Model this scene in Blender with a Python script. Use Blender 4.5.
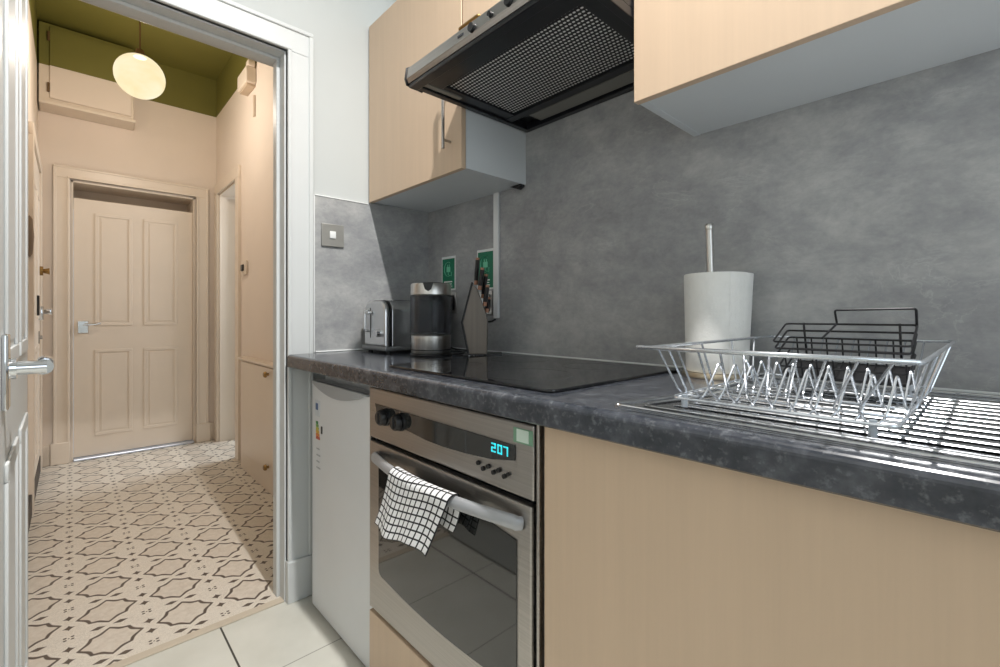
import bpy, bmesh, math, random
from mathutils import Vector, Matrix
random.seed(4)
PI = math.pi
for o in list(bpy.data.objects): bpy.data.objects.remove(o)
SC = bpy.context.scene
COL = SC.collection

# ------------------------------------------------------------------ camera, world, lights, exposure
F, HY = 460.19, 315.35
cam = bpy.data.cameras.new('camera'); camo = bpy.data.objects.new('camera', cam); COL.objects.link(camo)
cam.sensor_fit = 'HORIZONTAL'; cam.sensor_width = 36; cam.lens = F*36/1000
cam.shift_y = -(333.5-HY)/1000; cam.clip_start = .01
camo.location = (1.7593, -1.197, 1.0411)
camo.rotation_euler = (PI/2, 0, PI/2-math.radians(43.0057))
SC.camera = camo
SC.view_settings.view_transform = 'Standard'; SC.view_settings.look = 'None'
SC.view_settings.gamma = 1; SC.view_settings.use_curve_mapping = False
SC.view_settings.exposure = -0.1

W = bpy.data.worlds.new('sky'); SC.world = W; W.use_nodes = True
bg = W.node_tree.nodes['Background']; bg.inputs[0].default_value = (.72, .84, 1, 1); bg.inputs[1].default_value = 1.2

def light(name, kind, loc, power, color, size=.1, rot=(0,0,0), size_y=None):
    l = bpy.data.lights.new(name, kind); l.energy = power; l.color = color
    if kind == 'AREA':
        l.size = size
        if size_y: l.shape = 'RECTANGLE'; l.size_y = size_y
    else: l.shadow_soft_size = size
    o = bpy.data.objects.new(name, l); o.location = loc; o.rotation_euler = rot; COL.objects.link(o); return o
KL = (1.56, -.695, 2.98)                                 # wide kitchen ceiling downlight
sp = light('kitchen_downlight', 'SPOT', KL, 300, (1, .975, .945), .03)
sp.data.spot_size = math.radians(170); sp.data.spot_blend = 1
light('window_daylight', 'AREA', (3.36, -1.0, 1.65), 8, (.90, .95, 1), 1.3, (0, PI/2, 0), 1.25)
light('side_room_daylight', 'AREA', (-2.25, .78, 1.9), 34, (.85, .92, 1), .5, (.86, 0, PI), .8)

# ------------------------------------------------------------------ materials
MATS = {}
class X:                                                    # tiny node-maths wrapper
    def __init__(s, nt, v): s.nt = nt; s.v = v
    def _m(s, op, *a):
        n = s.nt.nodes.new('ShaderNodeMath'); n.operation = op
        for i, q in enumerate((s,)+a):
            q = q.v if isinstance(q, X) else q
            if isinstance(q, (int, float)): n.inputs[i].default_value = q
            else: s.nt.links.new(q, n.inputs[i])
        return X(s.nt, n.outputs[0])
    def __add__(s, o): return s._m('ADD', o)
    def __sub__(s, o): return s._m('SUBTRACT', o)
    def __mul__(s, o): return s._m('MULTIPLY', o)
    def __truediv__(s, o): return s._m('DIVIDE', o)
    def __pow__(s, o): return s._m('POWER', o)
    def f(s, op, *a): return s._m(op, *a)
    def step(s, lo, hi):                                     # 0 below lo, 1 above hi
        n = s.nt.nodes.new('ShaderNodeMapRange'); n.clamp = True
        s.nt.links.new(s.v, n.inputs[0]); n.inputs[1].default_value = lo; n.inputs[2].default_value = hi
        return X(s.nt, n.outputs[0])

def srgb(c):
    return tuple(((x/255)/12.92 if x/255 <= .04045 else ((x/255+.055)/1.055)**2.4) for x in c)+(1,)
def newmat(name):
    m = bpy.data.materials.new(name); m.use_nodes = True; nt = m.node_tree
    return m, nt, nt.nodes['Principled BSDF']
def coords(nt, kind='Object'):
    tc = nt.nodes.new('ShaderNodeTexCoord'); return tc.outputs[kind]
def mapping(nt, vec, scale=(1,1,1), rot=(0,0,0)):
    mp = nt.nodes.new('ShaderNodeMapping'); nt.links.new(vec, mp.inputs[0])
    mp.inputs['Scale'].default_value = scale; mp.inputs['Rotation'].default_value = rot; return mp.outputs[0]
def noise(nt, vec, scale, detail=4, rough=.55, dist=0):
    n = nt.nodes.new('ShaderNodeTexNoise'); nt.links.new(vec, n.inputs['Vector'])
    n.inputs['Scale'].default_value = scale; n.inputs['Detail'].default_value = detail
    n.inputs['Roughness'].default_value = rough; n.inputs['Distortion'].default_value = dist
    return n.outputs['Fac']
def ramp(nt, fac, stops):
    r = nt.nodes.new('ShaderNodeValToRGB'); nt.links.new(fac, r.inputs[0])
    while len(r.color_ramp.elements) < len(stops): r.color_ramp.elements.new(.5)
    for e, (p, c) in zip(r.color_ramp.elements, stops): e.position = p; e.color = c
    return r.outputs[0]
def mix(nt, fac, a, b, mode='MIX'):
    n = nt.nodes.new('ShaderNodeMix'); n.data_type = 'RGBA'; n.blend_type = mode
    for q, i in ((fac, 0), (a, 6), (b, 7)):
        if isinstance(q, (int, float)): n.inputs[i].default_value = q
        elif isinstance(q, tuple): n.inputs[i].default_value = q
        else: nt.links.new(q, n.inputs[i])
    return n.outputs[2]
def bump(nt, bsdf, h, strength, dist=.002):
    b = nt.nodes.new('ShaderNodeBump'); b.inputs['Strength'].default_value = strength; b.inputs['Distance'].default_value = dist
    nt.links.new(h, b.inputs['Height']); nt.links.new(b.outputs[0], bsdf.inputs['Normal'])

def plain(name, col, rough=.5, metal=0, var=.06, scale=9, spec=.5, bumps=0, coat=0):
    if name in MATS: return MATS[name]
    m, nt, b = newmat(name); c = srgb(col)
    f = noise(nt, coords(nt), scale)
    lo = tuple(x*(1-var) for x in c[:3])+(1,); hi = tuple(min(1, x*(1+var)) for x in c[:3])+(1,)
    nt.links.new(ramp(nt, f, [(.3, lo), (.7, hi)]), b.inputs['Base Color'])
    b.inputs['Roughness'].default_value = rough; b.inputs['Metallic'].default_value = metal
    b.inputs['Specular IOR Level'].default_value = spec; b.inputs['Coat Weight'].default_value = coat
    if bumps: bump(nt, b, noise(nt, coords(nt), 220, 2), bumps)
    MATS[name] = m; return m
def brushed(name, col, rough=.3, scale=(1.5, 60, 300), metal=1.0, amt=.12):
    m, nt, b = newmat(name); c = srgb(col)
    f = noise(nt, mapping(nt, coords(nt), scale), 1, 3)
    nt.links.new(ramp(nt, f, [(.25, tuple(x*(1-amt) for x in c[:3])+(1,)), (.75, tuple(min(1, x*(1+amt)) for x in c[:3])+(1,))]), b.inputs['Base Color'])
    r = X(nt, f)*.12+(rough-.06); nt.links.new(r.v, b.inputs['Roughness'])
    b.inputs['Metallic'].default_value = metal; MATS[name] = m; return m
def wood(name, col, scale=(55, 55, 1.6), amt=.07):
    m, nt, b = newmat(name); c = srgb(col); v = coords(nt)
    f = noise(nt, mapping(nt, v, scale), 1, 5, .6, .4)
    g = noise(nt, mapping(nt, v, (9, 9, .5)), 1, 2)
    h = X(nt, f)*.65+X(nt, g)*.35
    nt.links.new(ramp(nt, h.v, [(.3, tuple(x*(1-amt) for x in c[:3])+(1,)), (.7, tuple(min(1, x*(1+amt)) for x in c[:3])+(1,))]), b.inputs['Base Color'])
    b.inputs['Roughness'].default_value = .42; MATS[name] = m; return m
def concrete(name):
    m, nt, b = newmat(name); v = mapping(nt, coords(nt), (1, 1, 1.5))
    big = noise(nt, v, 2.3, 6, .62, .3); mid = noise(nt, v, 10, 7, .72, .25); fine = noise(nt, v, 70, 3, .6)
    h = X(nt, big)*.5+X(nt, mid)*.38+X(nt, fine)*.12
    base = ramp(nt, h.v, [(.35, srgb((129, 130, 133))), (.5, srgb((157, 158, 159))), (.65, srgb((188, 188, 186)))])
    vein = X(nt, noise(nt, mapping(nt, v, (1, 1, 1.9)), 4.2, 7, .62, 1.6))-.5
    vn = vein.f('ABSOLUTE').step(.016, 0)*X(nt, noise(nt, v, 5, 2)).step(.48, .68)
    col = mix(nt, (vn*.28).v, base, srgb((205, 206, 204)))
    nt.links.new(col, b.inputs['Base Color']); b.inputs['Roughness'].default_value = .38
    MATS[name] = m; return m
def stone(name):
    m, nt, b = newmat(name); v = coords(nt)
    big = noise(nt, v, 26, 4, .65); fl = noise(nt, v, 105, 3, .6)
    base = ramp(nt, big, [(.3, srgb((38, 42, 48))), (.52, srgb((58, 61, 68))), (.72, srgb((84, 87, 93)))])
    fleck = X(nt, fl).step(.55, .70)
    nt.links.new(mix(nt, (fleck*.34).v, base, srgb((134, 136, 140))), b.inputs['Base Color'])
    b.inputs['Roughness'].default_value = .16; b.inputs['Specular IOR Level'].default_value = .6
    MATS[name] = m; return m
def tiles(name):
    m, nt, b = newmat(name); v = coords(nt); s = nt.nodes.new('ShaderNodeSeparateXYZ'); nt.links.new(v, s.inputs[0])
    P = .335
    fx = (((X(nt, s.outputs[0])-.325)/P+.5).f('FRACT')-.5).f('ABSOLUTE')*P
    fy = (((X(nt, s.outputs[1])+.832)/P+.5).f('FRACT')-.5).f('ABSOLUTE')*P
    g = fy.step(.0035, .0022).f('MAXIMUM', fx.step(.0025, .0012)*.55)
    n = noise(nt, v, 5, 4)
    base = ramp(nt, n, [(.3, srgb((205, 204, 194))), (.7, srgb((218, 217, 208)))])
    nt.links.new(mix(nt, g.v, base, srgb((70, 70, 66))), b.inputs['Base Color'])
    b.inputs['Roughness'].default_value = .22; MATS[name] = m; return m
def moroccan(name):
    m, nt, b = newmat(name); v = coords(nt); s = nt.nodes.new('ShaderNodeSeparateXYZ'); nt.links.new(v, s.inputs[0])
    au = (((X(nt, s.outputs[0])+.171)/.2+.5).f('FRACT')-.5).f('ABSOLUTE')
    av = (((X(nt, s.outputs[1])+.702)/.2+.5).f('FRACT')-.5).f('ABSOLUTE')
    r = (au*au+av*av).f('SQRT')
    t = au.f('MINIMUM', av).f('ARCTAN2', au.f('MAXIMUM', av))/(PI/4)
    rb = (t*-.058+.392)-(t*PI).f('SINE')*.058
    d = r-rb
    line = d.f('ABSOLUTE').step(.034, .020)
    inside = d.step(.004, -.004)
    halo = (d-.055).f('ABSOLUTE').step(.012, .005)
    # lens leaves between stars, diamonds and little four-petal flowers at the corners
    lens = (((au-.5).f('ABSOLUTE')/.052)+((av-.145).f('ABSOLUTE')/.104)).step(1.08, .92)
    dia = (((au-.165).f('ABSOLUTE')/.084)**.68+((av-.5).f('ABSOLUTE')/.084)**.68).step(1.1, .98)
    ex = (au*-1+.5); ey = (av*-1+.5)
    pet = (((ex-.036)/.021)**2+((ey-.046)/.024)**2).step(1.15, .85)
    pet = pet.f('MAXIMUM', ((ex/.012)**2+(ey/.012)**2).step(1.2, .8))
    dark = line.f('MAXIMUM', lens).f('MAXIMUM', dia).f('MAXIMUM', pet)
    damask = (X(nt, noise(nt, v, 75, 3, .6, 2.2))-.5).f('ABSOLUTE').step(.05, .02)
    bgc = mix(nt, (damask*.5).v, srgb((226, 218, 205)), srgb((192, 183, 172)))
    c = mix(nt, (halo*.4).v, bgc, srgb((234, 228, 216)))
    inner = ramp(nt, noise(nt, v, 40, 4, .7), [(.3, srgb((205, 194, 180))), (.7, srgb((222, 213, 200)))])
    c = mix(nt, inside.v, c, inner)
    c = mix(nt, dark.v, c, srgb((92, 80, 72)))
    nt.links.new(c, b.inputs['Base Color']); b.inputs['Roughness'].default_value = .42
    MATS[name] = m; return m
def gingham(name):
    m, nt, b = newmat(name); v = coords(nt, 'UV'); s = nt.nodes.new('ShaderNodeSeparateXYZ'); nt.links.new(v, s.inputs[0])
    lu = ((X(nt, s.outputs[0])*13).f('FRACT')-.5).f('ABSOLUTE').step(.36, .42)
    lv = ((X(nt, s.outputs[1])*13).f('FRACT')-.5).f('ABSOLUTE').step(.36, .42)
    w = noise(nt, v, 90, 2)
    base = ramp(nt, w, [(.3, srgb((226, 226, 228))), (.7, srgb((243, 243, 243)))])
    nt.links.new(mix(nt, lu.f('MAXIMUM', lv).v, base, srgb((30, 30, 34))), b.inputs['Base Color'])
    b.inputs['Roughness'].default_value = .9; MATS[name] = m; return m
def mesh_filter(name):
    m, nt, b = newmat(name); v = coords(nt); s = nt.nodes.new('ShaderNodeSeparateXYZ'); nt.links.new(v, s.inputs[0])
    row = (X(nt, s.outputs[1])/.0125).f('FLOOR')
    fx = (X(nt, s.outputs[0])/.0105+row*.5).f('FRACT')-.5; fy = (X(nt, s.outputs[1])/.0125).f('FRACT')-.5
    dot = ((fx/.36)**2+(fy/.24)**2).step(1.2, .8)
    nt.links.new(mix(nt, dot.v, srgb((18, 18, 20)), srgb((232, 232, 230))), b.inputs['Base Color'])
    b.inputs['Roughness'].default_value = .45; b.inputs['Metallic'].default_value = .2; MATS[name] = m; return m
def emit(name, col, strength):
    m, nt, b = newmat(name); n = noise(nt, coords(nt), 20)
    nt.links.new(ramp(nt, n, [(0, srgb(col)), (1, srgb(col))]), b.inputs['Emission Color'])
    b.inputs['Base Color'].default_value = srgb(col); b.inputs['Emission Strength'].default_value = strength
    MATS[name] = m; return m
def glass(name, col, rough=.03, alpha_mix=.5, ior=1.5):
    m, nt, b = newmat(name); b.inputs['Base Color'].default_value = srgb(col); b.inputs['Roughness'].default_value = rough
    b.inputs['IOR'].default_value = ior
    b.inputs['Transmission Weight'].default_value = 1
    tr = nt.nodes.new('ShaderNodeBsdfTransparent'); tr.inputs[0].default_value = srgb(col)
    n = noise(nt, coords(nt), 6); fr = X(nt, n)*.04+(alpha_mix-.02)
    mx = nt.nodes.new('ShaderNodeMixShader'); nt.links.new(fr.v, mx.inputs[0])
    nt.links.new(b.outputs[0], mx.inputs[1]); nt.links.new(tr.outputs[0], mx.inputs[2])
    nt.links.new(mx.outputs[0], nt.nodes['Material Output'].inputs[0]); MATS[name] = m; return m

WHITE = plain('white_wall_paint', (194, 198, 197), .6, var=.015, scale=3)
GLOSSW = plain('white_gloss_paint', (208, 211, 211), .42, var=.012, scale=4)
CREAM = plain('cream_wall_paint', (232, 219, 206), .6, var=.02, scale=3)
CREAMG = plain('cream_gloss_paint', (228, 215, 199), .35, var=.02, scale=4)
GREEN = plain('olive_green_paint', (116, 112, 50), .6, var=.04, scale=4)
CEILW = plain('white_ceiling_paint', (215, 216, 214), .7, var=.01, scale=3)
CONC = concrete('grey_concrete_laminate')
STONE = stone('dark_flecked_laminate')
TILE = tiles('cream_floor_tile'); VINYL = moroccan('patterned_vinyl')
MAPLE = wood('pale_maple_laminate', (207, 182, 156), (70, 70, 2.2), .045)
MELA = plain('pale_grey_melamine', (212, 217, 220), .4, var=.01)
STEEL = brushed('brushed_steel', (176, 172, 168), .3)
STEELV = brushed('brushed_steel_vertical', (206, 204, 200), .3, (200, 200, 2))
DRAIN = brushed('drainer_steel', (205, 207, 210), .2, (2, 80, 80), 1, .06)
CHROME = plain('chrome', (215, 217, 220), .08, 1, .02)
WIRE = plain('chrome_wire', (205, 210, 216), .2, .85, .03)
BLACKW = plain('black_wire', (22, 22, 25), .4, .2, .1)
BLACK = plain('black_plastic', (24, 24, 26), .35, 0, .1)
MATTB = plain('black_enamel', (24, 25, 29), .3, 0, .1)
BGLASS = plain('black_glass', (18, 18, 20), .035, 0, .05, spec=.6)
OGLASS = plain('oven_black_glass', (30, 32, 32), .04, 0, .04, spec=.9, coat=.15)
FRIDGE = plain('white_enamel', (224, 227, 230), .3, 0, .01)
FSHADE = plain('shaded_white_plastic', (164, 168, 172), .4, 0, .01)  # grey stands in for shade on the fridge door's downturned scoop
PAPER = plain('white_paper', (236, 236, 232), .95, 0, .02, scale=60, bumps=.4)
PLASTW = plain('white_plastic', (232, 234, 233), .35, 0, .01)
BRASS = plain('aged_brass', (150, 120, 74), .35, .9, .1)
GING = gingham('checked_cotton'); FILT = mesh_filter('perforated_grease_filter')
LENS = plain('frosted_lens', (120, 118, 112), .4, 0, .02)
CYAN = emit('cyan_display_segments', (60, 205, 215), .85)
GREENS = plain('sign_green', (22, 118, 86), .45, 0, .05); MINT = plain('sign_mint', (120, 205, 170), .45, 0, .03)
TAN = plain('tan_wood', (176, 128, 104), .5, 0, .08, scale=40)
SLATE = wood('grey_brown_wood', (118, 110, 102), (70, 70, 2), .2)
KGLASS = glass('smoked_glass', (214, 215, 218), .06, .78)
PANE = glass('clear_glass', (240, 245, 245), .02, .9)
BROWN = plain('dark_brown_wood', (104, 80, 48), .5, 0, .1)
ALU = plain('aluminium', (205, 212, 224), .3, .6, .03)
BEIGE = plain('beige_strip', (202, 190, 172), .5, 0, .05)

def globe_mat():
    m, nt, b = newmat('opal_glass'); nt.nodes.remove(b)
    n = noise(nt, mapping(nt, coords(nt), (1, 1, 2)), 5, 3)
    em = nt.nodes.new('ShaderNodeEmission'); em.inputs[1].default_value = 1.25
    nt.links.new(ramp(nt, n, [(.3, srgb((250, 226, 172))), (.7, srgb((255, 244, 212)))]), em.inputs[0])
    tr = nt.nodes.new('ShaderNodeBsdfTransparent'); mx = nt.nodes.new('ShaderNodeMixShader'); mx.inputs[0].default_value = .3
    nt.links.new(em.outputs[0], mx.inputs[1]); nt.links.new(tr.outputs[0], mx.inputs[2])
    nt.links.new(mx.outputs[0], nt.nodes['Material Output'].inputs[0]); return m
OPAL = globe_mat()

# ------------------------------------------------------------------ mesh helpers (everything in world coordinates)
class MB:
    def __init__(s, M=None): s.bm = bmesh.new(); s.M = M or Matrix.Identity(4); s.mi = 0; s.uv = None
    def _fin(s, geom_verts, faces, M=None):
        T = s.M @ M if M else s.M
        for v in geom_verts: v.co = T @ v.co
        for f in faces: f.material_index = s.mi
    def box(s, x0, x1, y0, y1, z0, z1, bev=0, seg=2, M=None):
        r = bmesh.ops.create_cube(s.bm, size=1); vs = r['verts']
        for v in vs: v.co = Vector(((x0+x1)/2+v.co.x*(x1-x0), (y0+y1)/2+v.co.y*(y1-y0), (z0+z1)/2+v.co.z*(z1-z0)))
        fs = set(f for v in vs for f in v.link_faces)
        if bev:
            es = list(set(e for v in vs for e in v.link_edges))
            r = bmesh.ops.bevel(s.bm, geom=es, offset=bev, segments=seg, affect='EDGES', profile=.5)
            vs = list(set(v for f in r['faces'] for v in f.verts) | set(v for v in vs if v.is_valid))
            fs = set(f for v in vs for f in v.link_faces)
        s._fin(vs, fs, M); return s
    def prism(s, pts, ext, bev=0, M=None):                    # pts: list of 3-D points of a planar loop, ext: vector
        a = [s.bm.verts.new(p) for p in pts]; e = Vector(ext); b = [s.bm.verts.new(Vector(p)+e) for p in pts]
        n = len(pts); fs = [s.bm.faces.new(a[::-1]), s.bm.faces.new(b)]
        for i in range(n): fs.append(s.bm.faces.new((a[i], a[(i+1) % n], b[(i+1) % n], b[i])))
        bmesh.ops.recalc_face_normals(s.bm, faces=fs)
        vs = a+b
        if bev:
            es = list(set(x for f in fs[:2] for x in f.edges))
            r = bmesh.ops.bevel(s.bm, geom=es, offset=bev, segments=2, affect='EDGES', profile=.5)
            vs = list(set(v for f in r['faces'] for v in f.verts) | set(v for v in vs if v.is_valid))
            fs = list(set(f for v in vs for f in v.link_faces))
        s._fin(vs, fs, M); return s
    def cyl(s, p0, p1, r0, r1=None, n=20, M=None, bev=0):
        r1 = r0 if r1 is None else r1; p0 = Vector(p0); p1 = Vector(p1); d = p1-p0; q = d.to_track_quat('Z', 'Y')
        prof = [(0, 0), (r0, 0), (r1, d.length), (0, d.length)]
        if bev: prof = [(0, 0), (r0-bev, 0), (r0, bev), (r1, d.length-bev), (r1-bev, d.length), (0, d.length)]
        return s.lathe(prof, Matrix.Translation(p0) @ q.to_matrix().to_4x4(), n, M)
    def lathe(s, prof, T=None, n=32, M=None):
        T = T or Matrix.Identity(4); rings = []; vs = []
        for r, z in prof:
            if r < 1e-6: v = s.bm.verts.new(T @ Vector((0, 0, z))); rings.append([v]); vs.append(v)
            else:
                R = [s.bm.verts.new(T @ Vector((r*math.cos(2*PI*i/n), r*math.sin(2*PI*i/n), z))) for i in range(n)]
                rings.append(R); vs += R
        fs = []
        for a, b in zip(rings, rings[1:]):
            for i in range(n):
                j = (i+1) % n
                if len(a) == 1 and len(b) == 1: continue
                if len(a) == 1: fs.append(s.bm.faces.new((a[0], b[j], b[i])))
                elif len(b) == 1: fs.append(s.bm.faces.new((a[i], a[j], b[0])))
                else: fs.append(s.bm.faces.new((a[i], a[j], b[j], b[i])))
        s._fin(vs, fs, M); return s
    def tube(s, pts, r, n=8, closed=False, M=None, round_=0, flat=None):
        P = [Vector(p) for p in pts]
        if round_: P = rounded(P, round_, closed)
        m = len(P); rings = []; vs = []; up = None
        for i in range(m):
            if closed: t = (P[(i+1) % m]-P[i-1]).normalized()
            else: t = (P[min(i+1, m-1)]-P[max(i-1, 0)]).normalized()
            if up is None: up = Vector((0, 0, 1)) if abs(t.z) < .9 else Vector((1, 0, 0))
            a = t.cross(up).normalized(); b = a.cross(t).normalized(); up = b
            ra, rb = (r, r) if not flat else flat
            R = [s.bm.verts.new(P[i]+a*ra*math.cos(2*PI*k/n)+b*rb*math.sin(2*PI*k/n)) for k in range(n)]
            rings.append(R); vs += R
        fs = []
        for i in range(m if closed else m-1):
            A, B = rings[i], rings[(i+1) % m]
            for k in range(n): fs.append(s.bm.faces.new((A[k], A[(k+1) % n], B[(k+1) % n], B[k])))
        if not closed: fs.append(s.bm.faces.new(rings[0][::-1])); fs.append(s.bm.faces.new(rings[-1]))
        s._fin(vs, fs, M); return s
    def sphere(s, c, r, n=32, sz=1, M=None):
        return s.lathe([(r*math.sin(PI*i/(n//2)), -sz*r*math.cos(PI*i/(n//2))) for i in range(n//2+1)], Matrix.Translation(c), n, M)

def rounded(P, rad, closed=False, seg=4):
    out = []; m = len(P)
    for i in range(m):
        if not closed and i in (0, m-1): out.append(P[i]); continue
        a, b, c = P[i-1], P[i], P[(i+1) % m]
        u = (a-b); w = (c-b); k = min(rad, u.length*.45, w.length*.45)
        p, q = b+u.normalized()*k, b+w.normalized()*k
        for j in range(seg+1):
            t = j/seg; out.append(p*(1-t)**2+b*2*t*(1-t)+q*t*t)
    return out

ORG = {}
def obj(name, mb, mats, parent=None, sharp=38):
    bm = mb.bm; off = ORG[parent.name] if parent else Vector((0, 0, 0))
    bmesh.ops.recalc_face_normals(bm, faces=bm.faces) if not mb.uv else None
    for v in bm.verts: v.co -= off
    for e in bm.edges:
        if len(e.link_faces) == 2 and e.calc_face_angle(0) > math.radians(sharp): e.smooth = False
    for f in bm.faces: f.smooth = len(f.verts) <= 4 and f.calc_area() < .0015
    me = bpy.data.meshes.new(name); bm.to_mesh(me); bm.free()
    for m in (mats if isinstance(mats, (list, tuple)) else [mats]): me.materials.append(m)
    o = bpy.data.objects.new(name, me); COL.objects.link(o)
    if parent: o.parent = parent
    ORG[o.name] = off.copy() if parent else Vector((0, 0, 0))
    return o
def tag(o, label=None, cat=None, group=None, kind=None):
    for k, v in (('label', label), ('category', cat), ('group', group), ('kind', kind)):
        if v: o[k] = v
    return o
def thing(name, label, cat, loc, group=None, kind=None):
    o = bpy.data.objects.new(name, None); o.empty_display_size = .05; o.location = loc; COL.objects.link(o)
    ORG[o.name] = Vector(loc); return tag(o, label, cat, group, kind)
def solo(name, mb, mat, label, cat, loc, group=None, kind=None, sharp=38):    # one-mesh thing with its origin at its base
    L = Vector(loc)
    for v in mb.bm.verts: v.co -= L
    o = obj(name, mb, mat, None, sharp); o.location = L; ORG[o.name] = L
    return tag(o, label, cat, group, kind)
def struct(name, mb, mat, label, cat, sharp=38): return tag(obj(name, mb, mat, None, sharp), label, cat, kind='structure')
def part(name, mb, mat, parent, label=None, sharp=38):
    o = obj(name, mb, mat, parent, sharp)
    if label: o['label'] = label
    return o

# ================================================================== THE SETTING
KX1, KY0, KZ = 3.3, -1.95, 3.05          # kitchen extents: x 0..KX1, y KY0..0, ceiling KZ
HX, HYL, HYR, HZ = -2.71, -1.36, -.30, 3.02   # hall end wall, left wall, right wall, ceiling
JL, JR, HEAD = -1.302, -.63, 1.996       # kitchen doorway: jambs and head
WT = .12

struct('floor', MB().box(-.012, KX1+.1, KY0-.1, .1, -.1, 0), TILE, 'large square cream floor tiles of the kitchen in the foreground', 'floor')
struct('floor.001', MB().box(HX-.25, -.012, HYL-.1, 1.0, -.1, 0), VINYL, 'star patterned beige vinyl floor of the hallway', 'floor')
struct('trim_1', MB().box(-.03, .004, JL, JR, .0, .005, .002), BEIGE, 'thin beige threshold strip between patterned vinyl and cream tiles', 'threshold')
struct('ceiling', MB().box(-WT, KX1+.1, KY0-.1, .1, KZ, KZ+.1), CEILW, 'white kitchen ceiling above the units', 'ceiling')
struct('ceiling.001', MB().box(HX-.25, -WT, HYL-.1, 1.0, HZ, HZ+.1), GREEN, 'olive green painted hallway ceiling', 'ceiling')
struct('wall_back', MB().box(-.0, KX1+.1, 0, .1, 0, KZ), WHITE, 'kitchen back wall behind the worktop and units', 'wall')
struct('wall_front', MB().box(-.0, KX1+.1, KY0-.1, KY0, 0, KZ), WHITE, 'white kitchen wall opposite the units', 'wall')
mb = MB()                                   # window wall, opening y -1.65..-.35, z 1.0..2.25
mb.box(KX1, KX1+.12, KY0-.1, -1.65, 0, KZ).box(KX1, KX1+.12, -.35, .1, 0, KZ).box(KX1, KX1+.12, -1.65, -.35, 0, 1.0).box(KX1, KX1+.12, -1.65, -.35, 2.3, KZ)
struct('wall_right', mb, WHITE, 'white kitchen window wall at the far right end', 'wall')
wn = tag(obj('window_1', MB().box(KX1+.085, KX1+.09, -1.62, -.38, 1.03, 2.27), PANE), 'clear kitchen window in the right end wall', 'window', kind='structure')
mb = MB()
for a in ((-1.65, -1.59, 1.0, 2.3), (-.41, -.35, 1.0, 2.3), (-1.03, -.97, 1.0, 2.3), (-1.65, -.35, 1.0, 1.06), (-1.65, -.35, 2.24, 2.3)):
    mb.box(KX1+.06, KX1+.115, *a, bev=.004)
part('window_frame', mb, GLOSSW, wn)
# kitchen end wall with the doorway; white towards the kitchen, cream and green towards the hall
mb = MB(); J = .016
for (y0, y1, z0, z1) in ((KY0-.1, JL-J, 0, KZ), (JR+J, .1, 0, KZ), (JL-J, JR+J, HEAD+J, KZ)):
    mb.mi = 0; mb.box(-.06, 0, y0, y1, z0, z1)
    mb.mi = 1; mb.box(-WT, -.06, y0, y1, z0, min(z1, 2.7))
    mb.mi = 2; mb.box(-WT, -.06, y0, y1, 2.7, HZ)
struct('wall_end', mb, [WHITE, CREAM, GREEN], 'white kitchen end wall with the doorway into the hallway', 'wall')
# door lining and architraves
mb = MB()
mb.box(-WT-.002, .002, JR, JR+J, 0, HEAD).box(-WT-.002, .002, JL-J, JL, 0, HEAD).box(-WT-.002, .002, JL-J, JR+J, HEAD, HEAD+J)
mb.box(-.085, -.045, JR-.012, JR, 0, HEAD-.012, .002).box(-.085, -.045, JL, JR, HEAD-.012, HEAD, .002)
A = .092
def archi(mb, face, sgn, j0, j1, head, top, w=A, th=.018, zb=0, flat=False):
    # flat architrave with inner bead, lying on plane x=face, protruding by sgn
    xs = lambda a, b: (min(face+sgn*a, face+sgn*b), max(face+sgn*a, face+sgn*b))
    for (y0, y1) in ((j1+.006, j1+.006+w), (j0-.006-w, j0-.006)):
        mb.box(*xs(0, th), y0, y1, zb, head+.006, .002)
    mb.box(*xs(0, th), j0-.006-w, j1+.006+w, head+.006, head+.006+w, .003)
    for k, (o0, o1, t) in enumerate(((.0, .014, th+.008), (w-.016, w, th+.006))):
        for (y0, y1) in ((j1+.006+o0, j1+.006+o1), (j0-.006-o1, j0-.006-o0)):
            mb.box(*xs(0, t), y0, y1, zb, head+.006+o0, .003)
        mb.box(*xs(0, t), j0-.006-o1, j1+.006+o1, head+.006+o0, head+.006+o1, .004)
archi(mb, 0, 1, JL, JR, HEAD, 2.09)
archi(mb, -WT, -1, JL+.012, JR, HEAD, 2.09, .06)
mb.box(0, .031, JR+.003, JR+.104, 0, .15, .004)
mb.box(0, .031, JL-.104, JL-.003, 0, .15, .004)
struct('trim_2', mb, GLOSSW, 'white moulded architrave and lining around the kitchen doorway', 'door frame')
struct('baseboard_end', MB().box(0, .018, KY0, JL-.105, 0, .14, .004), GLOSSW, 'white skirting left of the kitchen doorway', 'skirting')
struct('baseboard_front', MB().box(.02, KX1, KY0, KY0+.018, 0, .14, .004), GLOSSW, 'white skirting along the kitchen wall opposite the units', 'skirting')

# hall shell
BAND = 2.71
mb = MB()
EY0, EY1, EZ = -1.196, -.451, 2.003          # end door opening
for (y0, y1, z0, z1) in ((HYL-.1, EY0, 0, BAND), (EY1, HYR+.1, 0, BAND), (EY0, EY1, EZ, BAND)): mb.box(HX-.12, HX, y0, y1, z0, z1)
mb.mi = 1; mb.box(HX-.12, HX, HYL-.1, HYR+.1, BAND, HZ)
struct('wall_hall_end', mb, [CREAM, GREEN], 'cream hallway end wall with olive green band at the top', 'wall')
mb = MB(); RX0, RX1, RZ = -2.60, -2.02, 2.04   # right hall doorway
for (x0, x1, z0, z1) in ((HX-.12, RX0, 0, BAND), (RX1, -WT, 0, BAND), (RX0, RX1, RZ, BAND)): mb.box(x0, x1, HYR, HYR+.12, z0, z1)
mb.mi = 1; mb.box(HX-.12, -WT, HYR, HYR+.12, BAND, HZ)
struct('wall_hall_right', mb, [CREAM, GREEN], 'cream right hallway wall with a doorway near the far corner', 'wall')
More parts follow.
